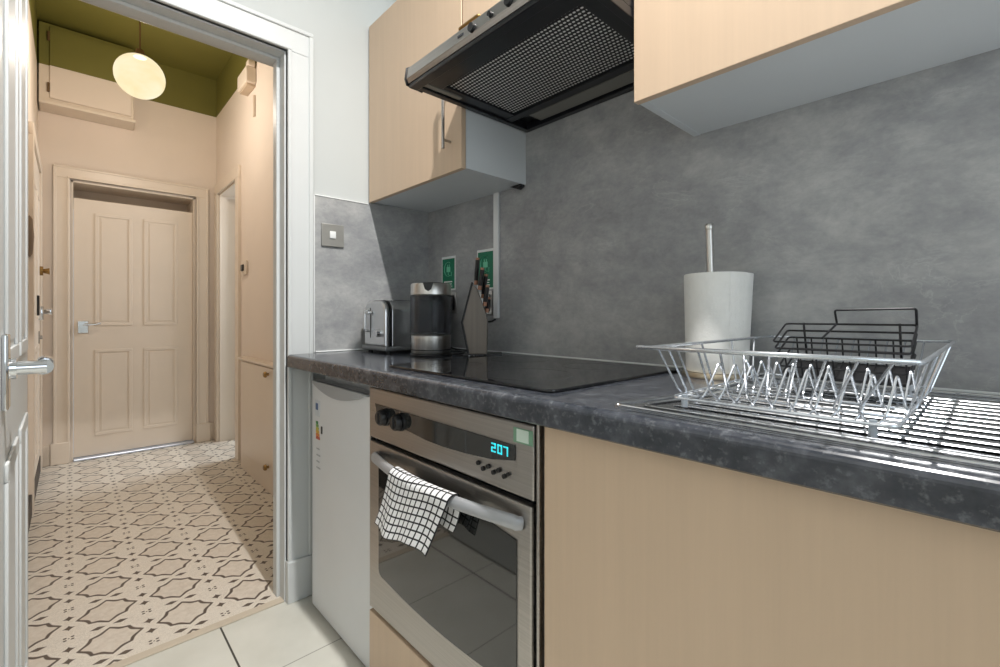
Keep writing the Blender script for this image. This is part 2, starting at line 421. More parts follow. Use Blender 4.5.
mb = MB(); mb.box(HX-.12, -WT, HYL-.1, HYL, 0, BAND); mb.mi = 1; mb.box(HX-.12, -WT, HYL-.1, HYL, BAND, HZ)
struct('wall_hall_left', mb, [CREAM, GREEN], 'cream left hallway wall behind the open white door', 'wall')
mb = MB().box(HX-.2, HX-.1, HYR+.12, 1.0, 0, HZ).box(-1.3, -1.2, HYR+.12, 1.0, 0, HZ).box(HX-.2, -1.2, .95, 1.05, 0, HZ).box(HX-.2, -1.2, HYR+.12, 1.0, 2.5, 2.6)
struct('wall_side', mb, WHITE, 'white side room walls seen through the right hallway doorway', 'wall')
# hall end door frame
mb = MB(); archi(mb, HX, 1, EY0, EY1, EZ, 2.1, .085, .02)
mb.box(HX-.12, HX+.0, EY0-.001, EY0+.012, 0, EZ).box(HX-.12, HX, EY1-.012, EY1+.001, 0, EZ).box(HX-.12, HX, EY0, EY1, EZ-.012, EZ+.001)
mb.box(HX-.36, HX-.34, EY0-.02, EY1+.02, 1.86, EZ+.02)       # niche above the door, deepened so this band falls into shade
mb.box(HX-.36, HX-.12, EY0-.02, EY1+.02, EZ, EZ+.02).box(HX-.36, HX-.03, EY0-.02, EY1+.02, 1.87, 1.886).box(HX-.36, HX-.12, EY0-.02, EY0, 1.86, EZ).box(HX-.36, HX-.12, EY1, EY1+.02, 1.86, EZ)
mb.box(HX, HX+.034, EY1+.004, EY1+.105, 0, .15, .005).box(HX, HX+.034, EY0-.105, EY0-.004, 0, .15, .005)
struct('trim_3', mb, CREAMG, 'cream architrave around the panelled door at the end of the hallway', 'door frame')
mb = MB()
for (y0, y1) in ((HYL, EY0-.106), (EY1+.106, HYR)): 
    if y1-y0 > .01: mb.box(HX, HX+.016, y0, y1, 0, .14, .004)
struct('baseboard_end.001', mb, CREAMG, 'cream skirting at the end of the hallway', 'skirting')
mb = MB()
for x0, x1 in ((RX1, RX1+.085), (RX0-.085, RX0)): mb.box(x0, x1, HYR-.02, HYR, 0, RZ, .002)
mb.box(RX0-.085, RX1+.085, HYR-.02, HYR, RZ, RZ+.085, .004)
mb.box(RX0-.001, RX0+.012, HYR, HYR+.12, 0, RZ).box(RX1-.012, RX1+.001, HYR, HYR+.12, 0, RZ).box(RX0, RX1, HYR, HYR+.12, RZ-.012, RZ+.001)
struct('trim_4', mb, CREAMG, 'cream architrave of the doorway in the right hallway wall', 'door frame')
mb = MB().box(HX, -.14, HYL, HYL+.016, 0, .11, .004)
struct('baseboard_left', mb, plain('dark_skirting', (52, 44, 40), .5), 'dark strip along the foot of the left hallway wall', 'skirting')

# panel helper in a local frame: a along the door, z up, n out of the face
def frame(o, a, n): 
    a = Vector(a); n = Vector(n); return Matrix(((a.x, n.x, 0, o[0]), (a.y, n.y, 0, o[1]), (0, 0, 1, o[2]), (0, 0, 0, 1)))
def panel(mb, a0, a1, z0, z1, w=.026, h=.012, field=.006):
    for (p, q, r, t) in ((a0, a1, z0, z0+w), (a0, a1, z1-w, z1), (a0, a0+w, z0+w, z1-w), (a1-w, a1, z0+w, z1-w)):
        mb.box(p, q, 0, h, r, t, min(.005, h*.42))
    mb.box(a0+w+.012, a1-w-.012, 0, field, z0+w+.012, z1-w-.012, field*.42)

# door_1: white kitchen door, open along the left of the view
M1 = frame((.012, -1.281, 0), Vector((.763, .006, 0)).normalized(), Vector((-.006, .763, 0)).normalized())
mb = MB(M1).box(0, .762, -.042, 0, .008, 1.98, .003)
for a0, a1 in ((.10, .345), (.417, .662)):
    for z0, z1 in ((.16, .80), (.955, 1.86)): panel(mb, a0, a1, z0, z1, .03, .0055, .002)
d1 = struct('door_1', mb, GLOSSW, 'open white panelled kitchen door at the left edge of the photo', 'door')
mb = MB(M1); mb.box(.668, .708, 0, .008, .893, 1.012, .003)
mb.cyl((.688, .006, .957), (.688, .05, .957), .011, n=16).cyl((.688, .006, .957), (.688, .016, .957), .017, n=20)
mb.tube([(.694, .046, .957), (.60, .046, .957)], .0075, 12)
mb.cyl((.612, .046, .957), (.59, .046, .957), .011, .0125, 16).cyl((.69, .046, .957), (.673, .046, .957), .0125, .0105, 16)
part('door_handle', mb, CHROME, d1, 'chrome lever handle on a tall backplate')
for z in (.25, 1.75): part('hinge', MB(M1).cyl((-.004, -.03, z-.04), (-.004, -.03, z+.04), .006, n=10), STEEL, d1)

# door_2: cream end door
M2 = frame((HX-.022, EY0+.013, 0), (0, 1, 0), (1, 0, 0))
wd = EY1-EY0-.026
mb = MB(M2).box(0, wd, -.038, 0, .02, 1.885, .003)
for a0, a1 in ((.115, .33), (.40, .615)):
    for z0, z1 in ((.16, .79), (.965, 1.79)): panel(mb, a0, a1, z0, z1, .022, .005, .003)
d2 = struct('door_2', mb, CREAMG, 'cream four panel door at the far end of the hallway', 'door')
mb = MB(M2).box(.022, .080, 0, .008, .912, 1.0, .003)
mb.cyl((.055, .006, .975), (.055, .05, .975), .009, n=14).tube([(.05, .045, .975), (.12, .045, .975), (.145, .045, .985)], .008, 10, round_=.02)
part('door_handle', mb, CHROME, d2, 'chrome lever handle')
solo('threshold_bar', MB().box(HX-.06, HX+.03, EY0+.01, EY1-.01, .0, .018, .006), ALU, 'shiny aluminium threshold bar under the cream end door', 'threshold', (HX-.015, (EY0+EY1)/2, 0))

# door_3: front door in the left hall wall, seen edge on
DX0, DX1 = -2.56, -1.72
mb = MB().box(DX0, DX1, HYL, HYL+.012, .03, 1.98, .003)
M3 = frame((DX0, HYL+.012, 0), (1, 0, 0), (0, 1, 0))
mb.M = M3
for a0, a1 in ((.11, .38), (.46, .73)):
    for z0, z1 in ((.2, .85), (1.02, 1.8)): panel(mb, a0, a1, z0, z1, .022, .004, .003)
mb.M = Matrix.Identity(4)
mb.box(DX0-.07, DX0, HYL, HYL+.022, 0, 1.985, .002).box(DX1, DX1+.07, HYL, HYL+.022, 0, 1.985, .002).box(DX0-.07, DX1+.07, HYL, HYL+.022, 1.985, 2.05, .004)
d3 = struct('door_3', mb, CREAMG, 'cream front door in the left hallway wall seen almost edge on', 'door')
mb = MB(); mb.cyl((-2.46, HYL+.012, 1.33), (-2.46, HYL+.032, 1.33), .03, n=18).cyl((-2.46, HYL+.03, 1.33), (-2.46, HYL+.062, 1.33), .012, .022, 16)
part('deadlock_knob', mb, BRASS, d3, 'brass deadlock knob')
mb = MB(); mb.box(-2.51, -2.41, HYL+.012, HYL+.036, 1.01, 1.10, .004).cyl((-2.50, HYL+.03, 1.065), (-2.50, HYL+.062, 1.065), .013, .02, 16).box(-2.505, -2.495, HYL+.05, HYL+.075, 1.045, 1.085, .003)
part('latch', mb, CHROME, d3, 'chrome rim latch')
part('keyhole_cover', MB().box(-2.18, -2.12, HYL+.012, HYL+.026, 1.04, 1.16, .004), BLACK, d3, 'black keyhole cover')
mb = MB(); mb.cyl((-2.42, HYL+.012, .90), (-2.42, HYL+.03, .90), .012, n=12).box(-2.44, -2.40, HYL+.012, HYL+.018, .86, .94, .002)
part('lock_cylinder', mb, STEEL, d3)
mb = MB(); mb.lathe([(0, .0), (.10, .0), (.108, .008), (.09, .018), (0, .024)], Matrix.Translation((-1.64, HYL, 1.45)) @ Matrix.Rotation(-PI/2, 4, 'X'), 36)
solo('wall_plaque', mb, BROWN, 'round brown disc on the left hallway wall beside the door edge', 'wall decoration', (-1.64, HYL, 1.34))

# door_4: white leaf of the right hall doorway, opened into the side room
mb = MB().box(RX0+.016, RX0+.052, HYR+.125, HYR+.70, .01, 2.02, .003)
d4 = struct('door_4', mb, GLOSSW, 'white door leaf open into the room right of the hallway', 'door')
mb = MB().cyl((RX0+.052, HYR+.64, 1.0), (RX0+.10, HYR+.64, 1.0), .01).tube([(RX0+.095, HYR+.65, 1.0), (RX0+.095, HYR+.54, 1.0)], .008)
part('door_handle', mb, CHROME, d4)

# ------------------------------------------------------------------ hallway things
t = thing('low_cupboard', 'low cream boxed in cupboard along the right hallway wall', 'cupboard', (-.94, -.33, 0))
part('body', MB().box(-1.76, -.145, -.345, HYR-.001, .0, .742, .003), CREAMG, t)
part('top_board', MB().box(-1.775, -.145, -.366, HYR-.001, .742, .758, .003), CREAMG, t)
mb = MB().box(-1.70, -.98, -.360, -.345, .13, .735, .003)
dr = part('door', mb, CREAMG, t)
for z in (.70, .165):
    mb = MB().cyl((-1.10, -.360, z), (-1.10, -.372, z), .008, n=12).cyl((-1.10, -.372, z), (-1.10, -.388, z), .018, .016, 18, bev=.003)
    part('knob', mb, BRASS, dr, 'round brass knob')
part('door', MB().box(-.96, -.2, -.360, -.345, .13, .735, .003), CREAMG, t)

t = thing('meter_cupboard', 'shallow cream and green cupboard high on the hallway end wall left of the globe light', 'cupboard', (HX+.09, -1.10, 2.46))
mb = MB(); CF = HX+.17
mb.box(HX+.001, CF, -1.352, -.86, 2.47, BAND, .003); mb.mi = 1; mb.box(HX+.001, CF, -1.352, -.86, BAND, 2.99, .003)
part('body', mb, [CREAMG, GREEN], t)
mb = MB().box(CF, CF+.012, -1.30, -.875, 2.492, BAND, .003); mb.mi = 1; mb.box(CF, CF+.012, -1.30, -.875, BAND, 2.965, .003)
part('door', mb, [CREAM, GREEN], t)
part('ledge', MB().box(HX+.001, CF+.028, -1.352, -.85, 2.445, 2.47, .006), CREAMG, t)
for z in (2.56, 2.9): part('hinge', MB().cyl((CF+.012, -1.305, z-.03), (CF+.012, -1.305, z+.03), .007, n=10), BROWN, t, 'dark hinge')

GC = Vector((-1.53, -.911, 2.39))
t = thing('pendant_light', 'round glowing opal globe hanging from the green hallway ceiling', 'ceiling light', GC)
part('globe', MB().sphere(GC, .118, 40), OPAL, t)
part('cord', MB().cyl(GC+Vector((0, 0, .125)), (GC.x, GC.y, HZ-.02), .004, n=8), BROWN, t, 'thin brown cord')
part('lamp_holder', MB().cyl(GC+Vector((0, 0, .108)), GC+Vector((0, 0, .15)), .03, .018, 20), BROWN, t, 'dark lamp holder')
part('ceiling_rose', MB().cyl((GC.x, GC.y, HZ), (GC.x, GC.y, HZ-.025), .05, .035, 24), BROWN, t)
light('hall_bulb', 'POINT', GC, 54, (1, .89, .77), .06)

t = thing('alarm_box', 'small cream alarm sounder high on the right hallway wall', 'alarm', (-1.67, HYR, 2.55))
part('housing', MB().box(-1.78, -1.56, -.362, HYR-.001, 2.57, 2.675, .008), CREAMG, t)
part('base_plate', MB().box(-1.76, -1.58, -.352, HYR-.001, 2.555, 2.57, .003), plain('dull_cream', (196, 176, 152), .5), t, 'duller underside')  # bottom plate in a duller cream than the housing
part('lid_tab', MB().box(-1.61, -1.55, -.352, -.31, 2.675, 2.715, .006), CREAMG, t)
solo('sensor_strip', MB().box(-1.60, -1.575, HYR-.016, HYR-.001, 2.36, 2.50, .003), CREAMG, 'slim cream strip on the hallway wall under the alarm sounder', 'sensor', (-1.587, HYR, 2.36))
t = thing('thermostat', 'small cream wall control with a dark button on the right hallway wall', 'thermostat', (-1.81, HYR, 1.33))
part('plate', MB().box(-1.87, -1.75, HYR-.018, HYR-.001, 1.325, 1.42, .004), CREAMG, t)
part('button', MB().box(-1.84, -1.79, HYR-.028, HYR-.018, 1.35, 1.395, .004), BLACK, t, 'dark button')

# kitchen ceiling downlight (above the frame)
t = thing('ceiling_spotlight', 'small white ceiling spotlight above the front of the worktop', 'ceiling light', (KL[0], KL[1], KZ))
T = Matrix.Translation((KL[0], KL[1], 0))
part('can', MB().lathe([(.0, KZ-.001), (.055, KZ-.001), (.055, KL[2]+.012), (.050, KL[2]+.008), (.047, KL[2]+.012), (.044, KZ-.02), (0, KZ-.02)], T, 32), PLASTW, t)
part('lens', MB().lathe([(0, KL[2]+.030), (.045, KL[2]+.030), (.045, KL[2]+.034), (0, KL[2]+.034)], T, 32), LENS, t)

# ================================================================== KITCHEN
t = thing('splashback', 'grey concrete effect wall panel behind the worktop and around the corner', 'splashback', (0, 0, .9), kind='structure')
SPT = 1.496
part('panel', MB().box(.0, KX1, -.008, -.0005, .9, SPT+.45), CONC, t)
part('panel', MB().box(.0005, .008, -.522, -.008, .9, SPT).box(.0005, .008, -.3, -.008, SPT, 1.504), CONC, t)
part('edge_trim', MB().box(.0005, .0105, -.527, -.522, .9, SPT+.004, .001).box(.0005, .0105, -.527, -.302, SPT, SPT+.004, .001), PLASTW, t, 'thin white edging')
part('sealant', MB().box(.008, KX1, -.014, -.008, .9005, .906, .002).box(.008, .014, -.52, -.008, .9005, .906, .002), PLASTW, t, 'thin white sealant line')

# base run
WF, WB = -.615, .855
prof = [(.9, 0)]
mb = MB()
pl = []
for i in range(7): a = PI/2*i/6; pl.append((0, WF+.012-.012*math.sin(a), .9-.012+.012*math.cos(a)))
pl = [(0, -.0095, .9)]+pl+[(0, WF, WB+.003), (0, WF+.004, WB), (0, -.0095, WB)]
mb.prism([(.030, y, z) for x, y, z in pl], (2.42, 0, 0))
for v in mb.bm.verts:
    if v.co.y < -.4: v.co.y -= .014*max(0, 1-v.co.x/1.5) if v.co.x < .1 else 0
mb.box(.0095, .030, -.518, -.0095, WB, .9)
solo('worktop', mb, STONE, 'long dark flecked grey kitchen worktop along the back wall', 'worktop', (1.2, -.3, WB))

# fridge
t = thing('fridge', 'white undercounter fridge between the doorway and the oven', 'fridge', (.33, -.3, 0))
FX0, FX1, FY = .10, .555, -.568
part('body', MB().box(FX0+.004, FX1, FY+.045, -.03, .02, .835, .006), FRIDGE, t)
dr = part('door', MB().box(FX0, FX1, FY, FY+.042, .012, .812, .007, 3), FRIDGE, t)
pts = [(FX0+.03, .814)]
N = 14
for i in range(N+1):
    s = i/N; pts.append((FX0+.03+.41*s, .808-.036*math.sin(PI*min(1, s*1.06))**.8 if s*1.06 < 1 else .808))
pts.append((FX0+.44, .814))
part('grip', MB().prism([(x, FY-.013, z) for x, z in pts], (0, .016, 0), .003), FSHADE, dr, 'scooped grip along the top in painted shade grey')  # shade of the downward-facing lip is put into the grip's colour
mb = MB().box(FX0+.035, FX0+.075, FY-.0012, FY, .69, .745)
lb = part('energy_label', mb, plain('label_white', (214, 220, 226), .4), dr, 'small coloured energy label')
part('stripe', MB().box(FX0+.04, FX0+.06, FY-.0018, FY-.0012, .712, .735), plain('label_blue', (74, 104, 150), .4), lb, 'blue block')
for k, c in enumerate(((66, 140, 80), (120, 168, 80), (196, 190, 70), (222, 176, 60), (222, 134, 60), (196, 84, 60))):
    z = .672-k*.0105; part('energy_bar', MB().box(FX0+.042, FX0+.058+k*.003, FY-.0018, FY, z-.009, z), plain('energy_%d' % k, c, .4), lb)
part('energy_grade', MB().box(FX0+.085, FX0+.095, FY-.0018, FY, .635, .66), BLACK, lb, 'black grade arrow')
mb = MB()
for i in range(4): mb.box(FX0+.045, FX0+.07+.006*(i % 2), FY-.0012, FY, .575-i*.022, .579-i*.022)
part('label_text', mb, plain('label_grey', (176, 180, 184), .5), lb)
for x in (FX0+.05, FX1-.05): part('foot', MB().cyl((x, FY+.07, 0), (x, FY+.07, .022), .018, n=16), BLACK, t)

# oven
OX0, OX1, OY = .566, 1.200, -.585
t = thing('oven', 'built in stainless steel oven under the black hob', 'oven', (.88, -.3, .22))
part('carcass', MB().box(OX0+.006, 1.205, OY+.02, -.03, .222, .85), MATTB, t)
part('trim_frame', MB().box(1.1985, 1.2055, OY+.0, OY+.02, .224, .846, .002).box(OX0-.004, 1.2055, OY+.004, OY+.02, .8425, .848, .002).box(OX0-.006, OX0-.001, OY+.004, OY+.02, .224, .846, .001), STEEL, t, 'thin steel trim')
pa = part('control_panel', MB().box(OX0, 1.1935, OY, OY+.02, .703, .841, .004), STEEL, t)
pts = [(.604, .800), (1.146, .797), (1.146, .768), (1.08, .7555), (1.0, .7495), (.92, .7465), (.85, .748), (.77, .755), (.70, .765), (.64, .774), (.612, .779)]
ds = part('display', MB().prism([(x, OY-.003, z) for x, z in pts], (0, .003, 0), .0008), OGLASS, pa, 'curved black display window')
def digit(mb, ch, x, z, w, h, k=.0028):
    seg = {'0': 'abcdef', '1': 'bc', '2': 'abged', '7': 'abc'}[ch]
    y0, y1 = OY-.0042, OY-.003
    R = dict(a=(x, x+w, z+h-k, z+h), d=(x, x+w, z, z+k), g=(x, x+w, z+h/2-k/2, z+h/2+k/2), f=(x, x+k, z+h/2, z+h), e=(x, x+k, z, z+h/2), b=(x+w-k, x+w, z+h/2, z+h), c=(x+w-k, x+w, z, z+h/2))
    for s in seg: a = R[s]; mb.box(a[0], a[1], y0, y1, a[2], a[3])
mb = MB(); digit(mb, '2', 1.082, .772, .0125, .018); digit(mb, '0', 1.100, .772, .0125, .018); digit(mb, '7', 1.1165, .772, .0125, .018)
part('clock_digits', mb, CYAN, ds, 'glowing cyan clock digits')
for kx in (.662, .738):
    mb = MB().cyl((kx, OY-.002, .772), (kx, OY-.009, .772), .0235, .0225, 28).cyl((kx, OY-.008, .772), (kx, OY-.025, .772), .021, .0195, 28, bev=.003)
    mb.box(kx-.005, kx+.005, OY-.028, OY-.022, .757, .787, .0025)
    part('knob', mb, BLACK, pa, 'black knob')
for k in range(6):
    x = 1.040+k*.0155; z = .7395 if k % 2 == 0 else .7315
    part('button', MB().cyl((x, OY+.001, z), (x, OY-.005, z), .0052, .0045, 12), BLACK, pa, 'small black button')
part('button', MB().cyl((1.128, OY+.001, .738), (1.128, OY-.004, .738), .004, n=10), BLACK, pa, 'small black button')
st = part('sticker', MB().box(1.141, 1.191, OY-.001, OY, .803, .831), plain('sticker_green', (120, 160, 134), .4), pa, 'pale green sticker')
part('sticker_panel', MB().box(1.150, 1.181, OY-.0016, OY-.001, .806, .829), plain('sticker_white', (206, 224, 212), .4), st, 'white patch')
dr = part('door', MB().box(OX0, 1.188, OY, OY+.02, .228, .692, .005), STEEL, t)
pts = []
def bez(a, b, c, n=8): return [tuple((1-i/n)**2*p+2*i/n*(1-i/n)*q+(i/n)**2*r for p, q, r in zip(a, b, c)) for i in range(n+1)]
pts = [(.622, .635)]+bez((.622, .355), (.624, .339), (.642, .337), 5)+bez((.66, .336), (.88, .309), (1.11, .334), 10)+bez((1.13, .337), (1.148, .34), (1.15, .36), 5)+[(1.15, .62)]+bez((1.15, .622), (.88, .655), (.622, .635))[1:-1]
part('window', MB().prism([(x, OY-.002, z) for x, z in pts], (0, .002, 0), .0006), OGLASS, dr, 'dark glass window')
hp = [(.608, OY, .655), (.612, OY-.009, .656)]+[(.618+.536*i/16, OY-.013-.034*math.sin(PI*i/16), .659) for i in range(17)]+[(1.159, OY-.009, .656), (1.162, OY, .655)]
part('handle', MB().tube(hp, .012, 12, flat=(.008, .0135)), plain('silver_grey_paint', (170, 172, 176), .4, .35, .03), dr, 'bowed silver bar handle')
solo('plinth_drawer', MB().box(OX0+.002, 1.205, OY-.001, -.05, .045, .219, .002), MAPLE, 'pale wood panel below the oven', 'drawer', (.88, -.3, .04))

# base unit under the drainer
t = thing('base_cabinet', 'wide pale wood base cabinet under the draining board', 'cabinet', (1.8, -.3, 0))
part('carcass', MB().box(1.214, 2.43, -.56, -.02, .10, .853), MELA, t)
part('plinth', MB().box(1.214, 2.43, -.53, -.51, 0, .10), MAPLE, t)
part('door', MB().box(1.2145, 1.832, -.5815, -.562, .11, .852, .0015), MAPLE, t)
d = part('door', MB().box(1.836, 2.43, -.5815, -.562, .11, .852, .0015), MAPLE, t)
part('handle', MB().tube([(1.88, -.58, .80), (1.88, -.61, .80), (1.88, -.61, .64), (1.88, -.58, .64)], .005, 10, round_=.006), STEEL, d)

# hob
pts = []
hx0, hx1, hy0, hy1, r = .629, 1.220, -.567, -.058, .018
for cx, cy, a0 in ((hx1-r, hy1-r, 0), (hx0+r, hy1-r, PI/2), (hx0+r, hy0+r, PI), (hx1-r, hy0+r, 1.5*PI)):
    for i in range(5): a = a0+PI/2*i/4; pts.append((cx+r*math.cos(a), cy+r*math.sin(a), .9002))
t = thing('hob', 'black glass ceramic hob set in the worktop', 'hob', ((hx0+hx1)/2, (hy0+hy1)/2, .9))
part('glass_top', MB().prism(pts, (0, 0, .0065), .0022), BGLASS, t)
RING = plain('hob_print', (58, 58, 60), .15)
for (x, y, rr) in ((.77, -.43, .075), (.77, -.19, .09), (1.03, -.43, .105), (1.03, -.19, .075)):
    mb = MB(); mb.lathe([(rr-.002, 0), (rr, 0), (rr, .0003), (rr-.002, .0003), (rr-.002, 0)], Matrix.Translation((x, y, .9066)), 48)
    part('cooking_zone', mb, RING, t, 'faint printed ring')

# wall cabinets
CB, CT, DY = 1.504, 2.226, -.301
def bar_handle(x, z0, z1, par, y=DY):
    mb = MB().cyl((x, y-.030, z0), (x, y-.030, z1), .0052, n=12)
    for z in (z0+.028, z1-.028): mb.cyl((x, y+.0005, z), (x, y-.030, z), .004, n=10)
    return part('handle', mb, STEEL, par, 'slim steel bar handle')
t = thing('wall_cabinet', 'pale wood wall cabinet left of the cooker hood', 'cabinet', (.31, -.15, CB))
mb = MB()
mb.box(.010, .0268, DY+.02, -.0085, CB+.003, CT).box(.6035, .6205, DY+.02, -.0085, CB+.003, CT).box(.0268, .6035, DY+.02, -.0085, CB+.003, CB+.02).box(.0268, .6035, DY+.02, -.0085, CT-.017, CT).box(.0268, .6035, -.016, -.0085, CB+.02, CT-.017)
part('carcass', mb, MELA, t)
d = part('door', MB().box(.010, .6205, DY, DY+.0185, CB, CT, .0012), MAPLE, t)
bar_handle(.565, 1.572, 1.80, d)
part('bracket', MB().prism([(.56, -.012, CB+.003), (.60, -.012, CB-.012), (.618, -.012, CB-.004), (.618, -.012, CB+.003)], (0, -.022, 0), .001), BLACK, t, 'dark bracket under the corner')
t = thing('wall_cabinet', 'short pale wood cabinet directly above the cooker hood', 'cabinet', (.92, -.15, 1.79))
part('carcass', MB().box(.6225, 1.2235, DY+.02, -.0085, 1.775, CT, .001), MELA, t)
d = part('door', MB().box(.6275, 1.2225, DY, DY+.0185, 1.772, CT, .0012), MAPLE, t)
part('handle', MB().tube([(.645, DY, 1.916), (.645, DY-.028, 1.916), (.735, DY-.028, 1.916), (.735, DY, 1.916)], .0045, 10, round_=.006), BRASS, d, 'thin brass bar handle')
t = thing('wall_cabinet', 'pale wood wall cabinet right of the cooker hood above the drainer', 'cabinet', (1.53, -.15, CB))
mb = MB(); a, b = 1.2265, 1.832
mb.box(a, a+.017, DY+.02, -.0085, CB+.003, CT).box(b-.017, b, DY+.02, -.0085, CB+.003, CT).box(a+.017, b-.017, DY+.02, -.0085, CB+.0045, CB+.02).box(a+.017, b-.017, DY+.02, -.0085, CT-.017, CT).box(a+.017, b-.017, -.016, -.0085, CB+.02, CT-.017)
part('carcass', mb, MELA, t)
d = part('door', MB().box(a-.001, b, DY, DY+.0185, CB, CT, .0012), MAPLE, t)
bar_handle(1.79, 1.60, 1.80, d)

# cooker hood
HB, HF = 1.690, -.497
t = thing('cooker_hood', 'stainless and black slimline cooker hood above the hob', 'cooker hood', (.92, -.25, HB))
hx0, hx1 = .627, 1.222
mb = MB()
mb.box(hx0, hx1, HF+.012, -.0095, HB+.022, HB+.054)                              # shell
mb.box(hx0, hx0+.020, HF+.012, -.0095, HB, HB+.022, .002).box(hx1-.020, hx1, HF+.012, -.0095, HB, HB+.022, .002)
mb.box(hx0+.02, hx1-.02, -.030, -.0095, HB, HB+.022, .002).box(hx0+.02, hx1-.02, HF+.012, HF+.085, HB+.004, HB+.022, .002)
mb.box(hx0+.02, hx1-.02, -.135, -.105, HB+.004, HB+.022, .001)
mb.box(hx0+.02, .688, HF+.085, -.105, HB+.006, HB+.022, .001).box(1.165, hx1-.02, HF+.085, -.105, HB+.006, HB+.022, .001)
part('casing', mb, MATTB, t)
mb = MB().prism([(hx0-.002, HF, HB+.008), (hx0-.002, HF-.006, HB+.020), (hx0-.002, HF-.002, HB+.050), (hx0-.002, HF+.012, HB+.058), (hx0-.002, HF+.02, HB+.058), (hx0-.002, HF+.02, HB+.008)], (hx1-hx0+.004, 0, 0), .0015)
fa = part('fascia', mb, STEEL, t, 'brushed steel front edge')
part('end_cap', MB().prism([(hx0-.007, HF-.003, HB+.004), (hx0-.007, HF-.009, HB+.020), (hx0-.007, HF-.004, HB+.053), (hx0-.007, HF+.012, HB+.062), (hx0-.007, HF+.05, HB+.062), (hx0-.007, HF+.05, HB)], (.006, 0, 0), .001), BLACK, t, 'black end cap')
part('visor', MB().box(hx0, hx1, HF+.001, HF+.030, HB-.004, HB+.008, .003), MATTB, t, 'black lip under the front edge')
for kx, rr in ((.92, .012), (.985, .007), (1.045, .012)):
    y = HF-.0045
    mb = MB().cyl((kx, y+.003, HB+.030), (kx, y-.009, HB+.030), rr, rr*.85, 18)
    part('control_knob', mb, BLACK, fa, 'black control knob')
part('badge', MB().box(.862, .884, HF-.0062, HF-.003, HB+.031, HB+.036), plain('badge_ink', (60, 62, 68), .4), fa, 'small dark badge')
part('grease_filter', MB().box(.688, 1.165, HF+.085, -.135, HB+.012, HB+.016), FILT, t, 'perforated metal filter')
part('lamp_lens', MB().box(.72, 1.16, -.098, -.040, HB+.006, HB+.012, .002), LENS, t, 'grey lamp cover strip at the back')
part('lamp_lens', MB().box(.655, .672, HF+.03, HF+.16, HB+.002, HB+.008, .002), LENS, t, 'pale strip at the front left')

# trunking, sockets, signs, switch
solo('cable_trunking', MB().box(.459, .4835, -.020, -.0085, 1.03, CB+.002, .002), PLASTW, 'white vertical cable trunking on the grey splashback', 'trunking', (.465, -.015, 1.03))
def socket(x0, x1, z0, z1, label):
    t = thing('wall_socket', label, 'socket', ((x0+x1)/2, -.0085, z0))
    part('plate', MB().box(x0, x1, -.016, -.0085, z0, z1, .002), STEELV, t)
    part('insert', MB().box(x0+.010, x1-.010, -.018, -.016, z0+.012, z1-.012, .001), BLACK, t, 'black insert')
    part('switch', MB().box(x0+.016, x0+.026, -.022, -.018, z1-.03, z1-.016, .001), PLASTW, t)
socket(.075, .221, 1.052, 1.138, 'steel socket plate on the splashback behind the kettle')
socket(.335, .446, 1.045, 1.135, 'steel socket plate on the splashback behind the knife block')
def plug(x, z, mat, label, dark, pts):
    t = thing('power_plug', label, 'plug', (x, -.035, z))
    part('body', MB().box(x-.024, x+.024, -.048, -.0225, z-.026, z+.026, .006), mat, t)
    part('cable', MB().tube(pts, .0035, 8, round_=.03), BLACK, t, 'black cable')
plug(.192, 1.092, BLACK, 'black plug in the socket behind the kettle', True, [(.192, -.044, 1.068), (.195, -.05, .99), (.22, -.055, .912), (.27, -.06, .9045), (.31, -.06, .9045)])
plug(.418, 1.098, PLASTW, 'white plug in the socket behind the knife block', False, [(.420, -.044, 1.074), (.425, -.046, 1.045), (.447, -.045, 1.018), (.466, -.038, 1.016), (.472, -.02, 1.026)])
def sign(x0, x1, z0, z1, label):
    t = thing('green_sign', label, 'sign', ((x0+x1)/2, -.0085, z0), 'green notices on the splashback')
    part('border', MB().box(x0, x1, -.0098, -.0085, z0, z1, .0004), PLASTW, t, 'white border')
    b = .006; p = part('panel', MB().box(x0+b, x1-b, -.0106, -.0098, z0+b, z1-b-.004, .0003), GREENS, t, 'green panel')
    cx = (x0+x1)/2; cz = z0+(z1-z0)*.62; k = (x1-x0)/.097
    mb = MB(); y = -.0109
    arc = [(cx+.026*k*math.cos(a), y, cz+.030*k*math.sin(a)) for a in [math.radians(60+i*15) for i in range(17)]]
    mb.tube(arc, .0038, 6, flat=(.0038, .0006))
    mb.box(cx-.012, cx+.014, y-.0005, y+.0005, cz-.012, cz+.010, .0004).box(cx-.007, cx-.003, y-.0005, y+.0005, cz+.010, cz+.020).box(cx+.005, cx+.009, y-.0005, y+.0005, cz+.010, cz+.020)
    mb.tube([(cx+.001, y, cz-.012), (cx+.001, y, cz-.024), (cx+.022, y, cz-.030), (cx+.022, y, cz-.012)], .002, 6, flat=(.002, .0006))
    part('plug_symbol', mb, MINT, p, 'mint plug symbol')
    mb = MB()
    for i, (w, h) in enumerate(((.030, .005), (.026, .0035), (.030, .0035))):
        z = z0+.036-i*.010; mb.box(cx-w, cx+w*.9, y-.0004, y+.0004, z-h/2, z+h/2)
    part('lettering', mb, PLASTW, p, 'small white lines of lettering')
sign(.113, .211, 1.149, 1.294, 'green notice with white border directly above the kettle')
sign(.352, .454, 1.143, 1.300, 'green notice partly hidden behind the knife handles beside the trunking')
t = thing('light_switch', 'square steel light switch on the splashback beside the doorway', 'light switch', (.008, -.455, 1.306))
part('plate', MB().box(.0085, .016, -.499, -.41, 1.307, 1.394, .002), plain('satin_steel', (150, 149, 144), .5, .4, .04), t)
part('rocker', MB().box(.016, .020, -.468, -.444, 1.338, 1.366, .002), PLASTW, t, 'white rocker')

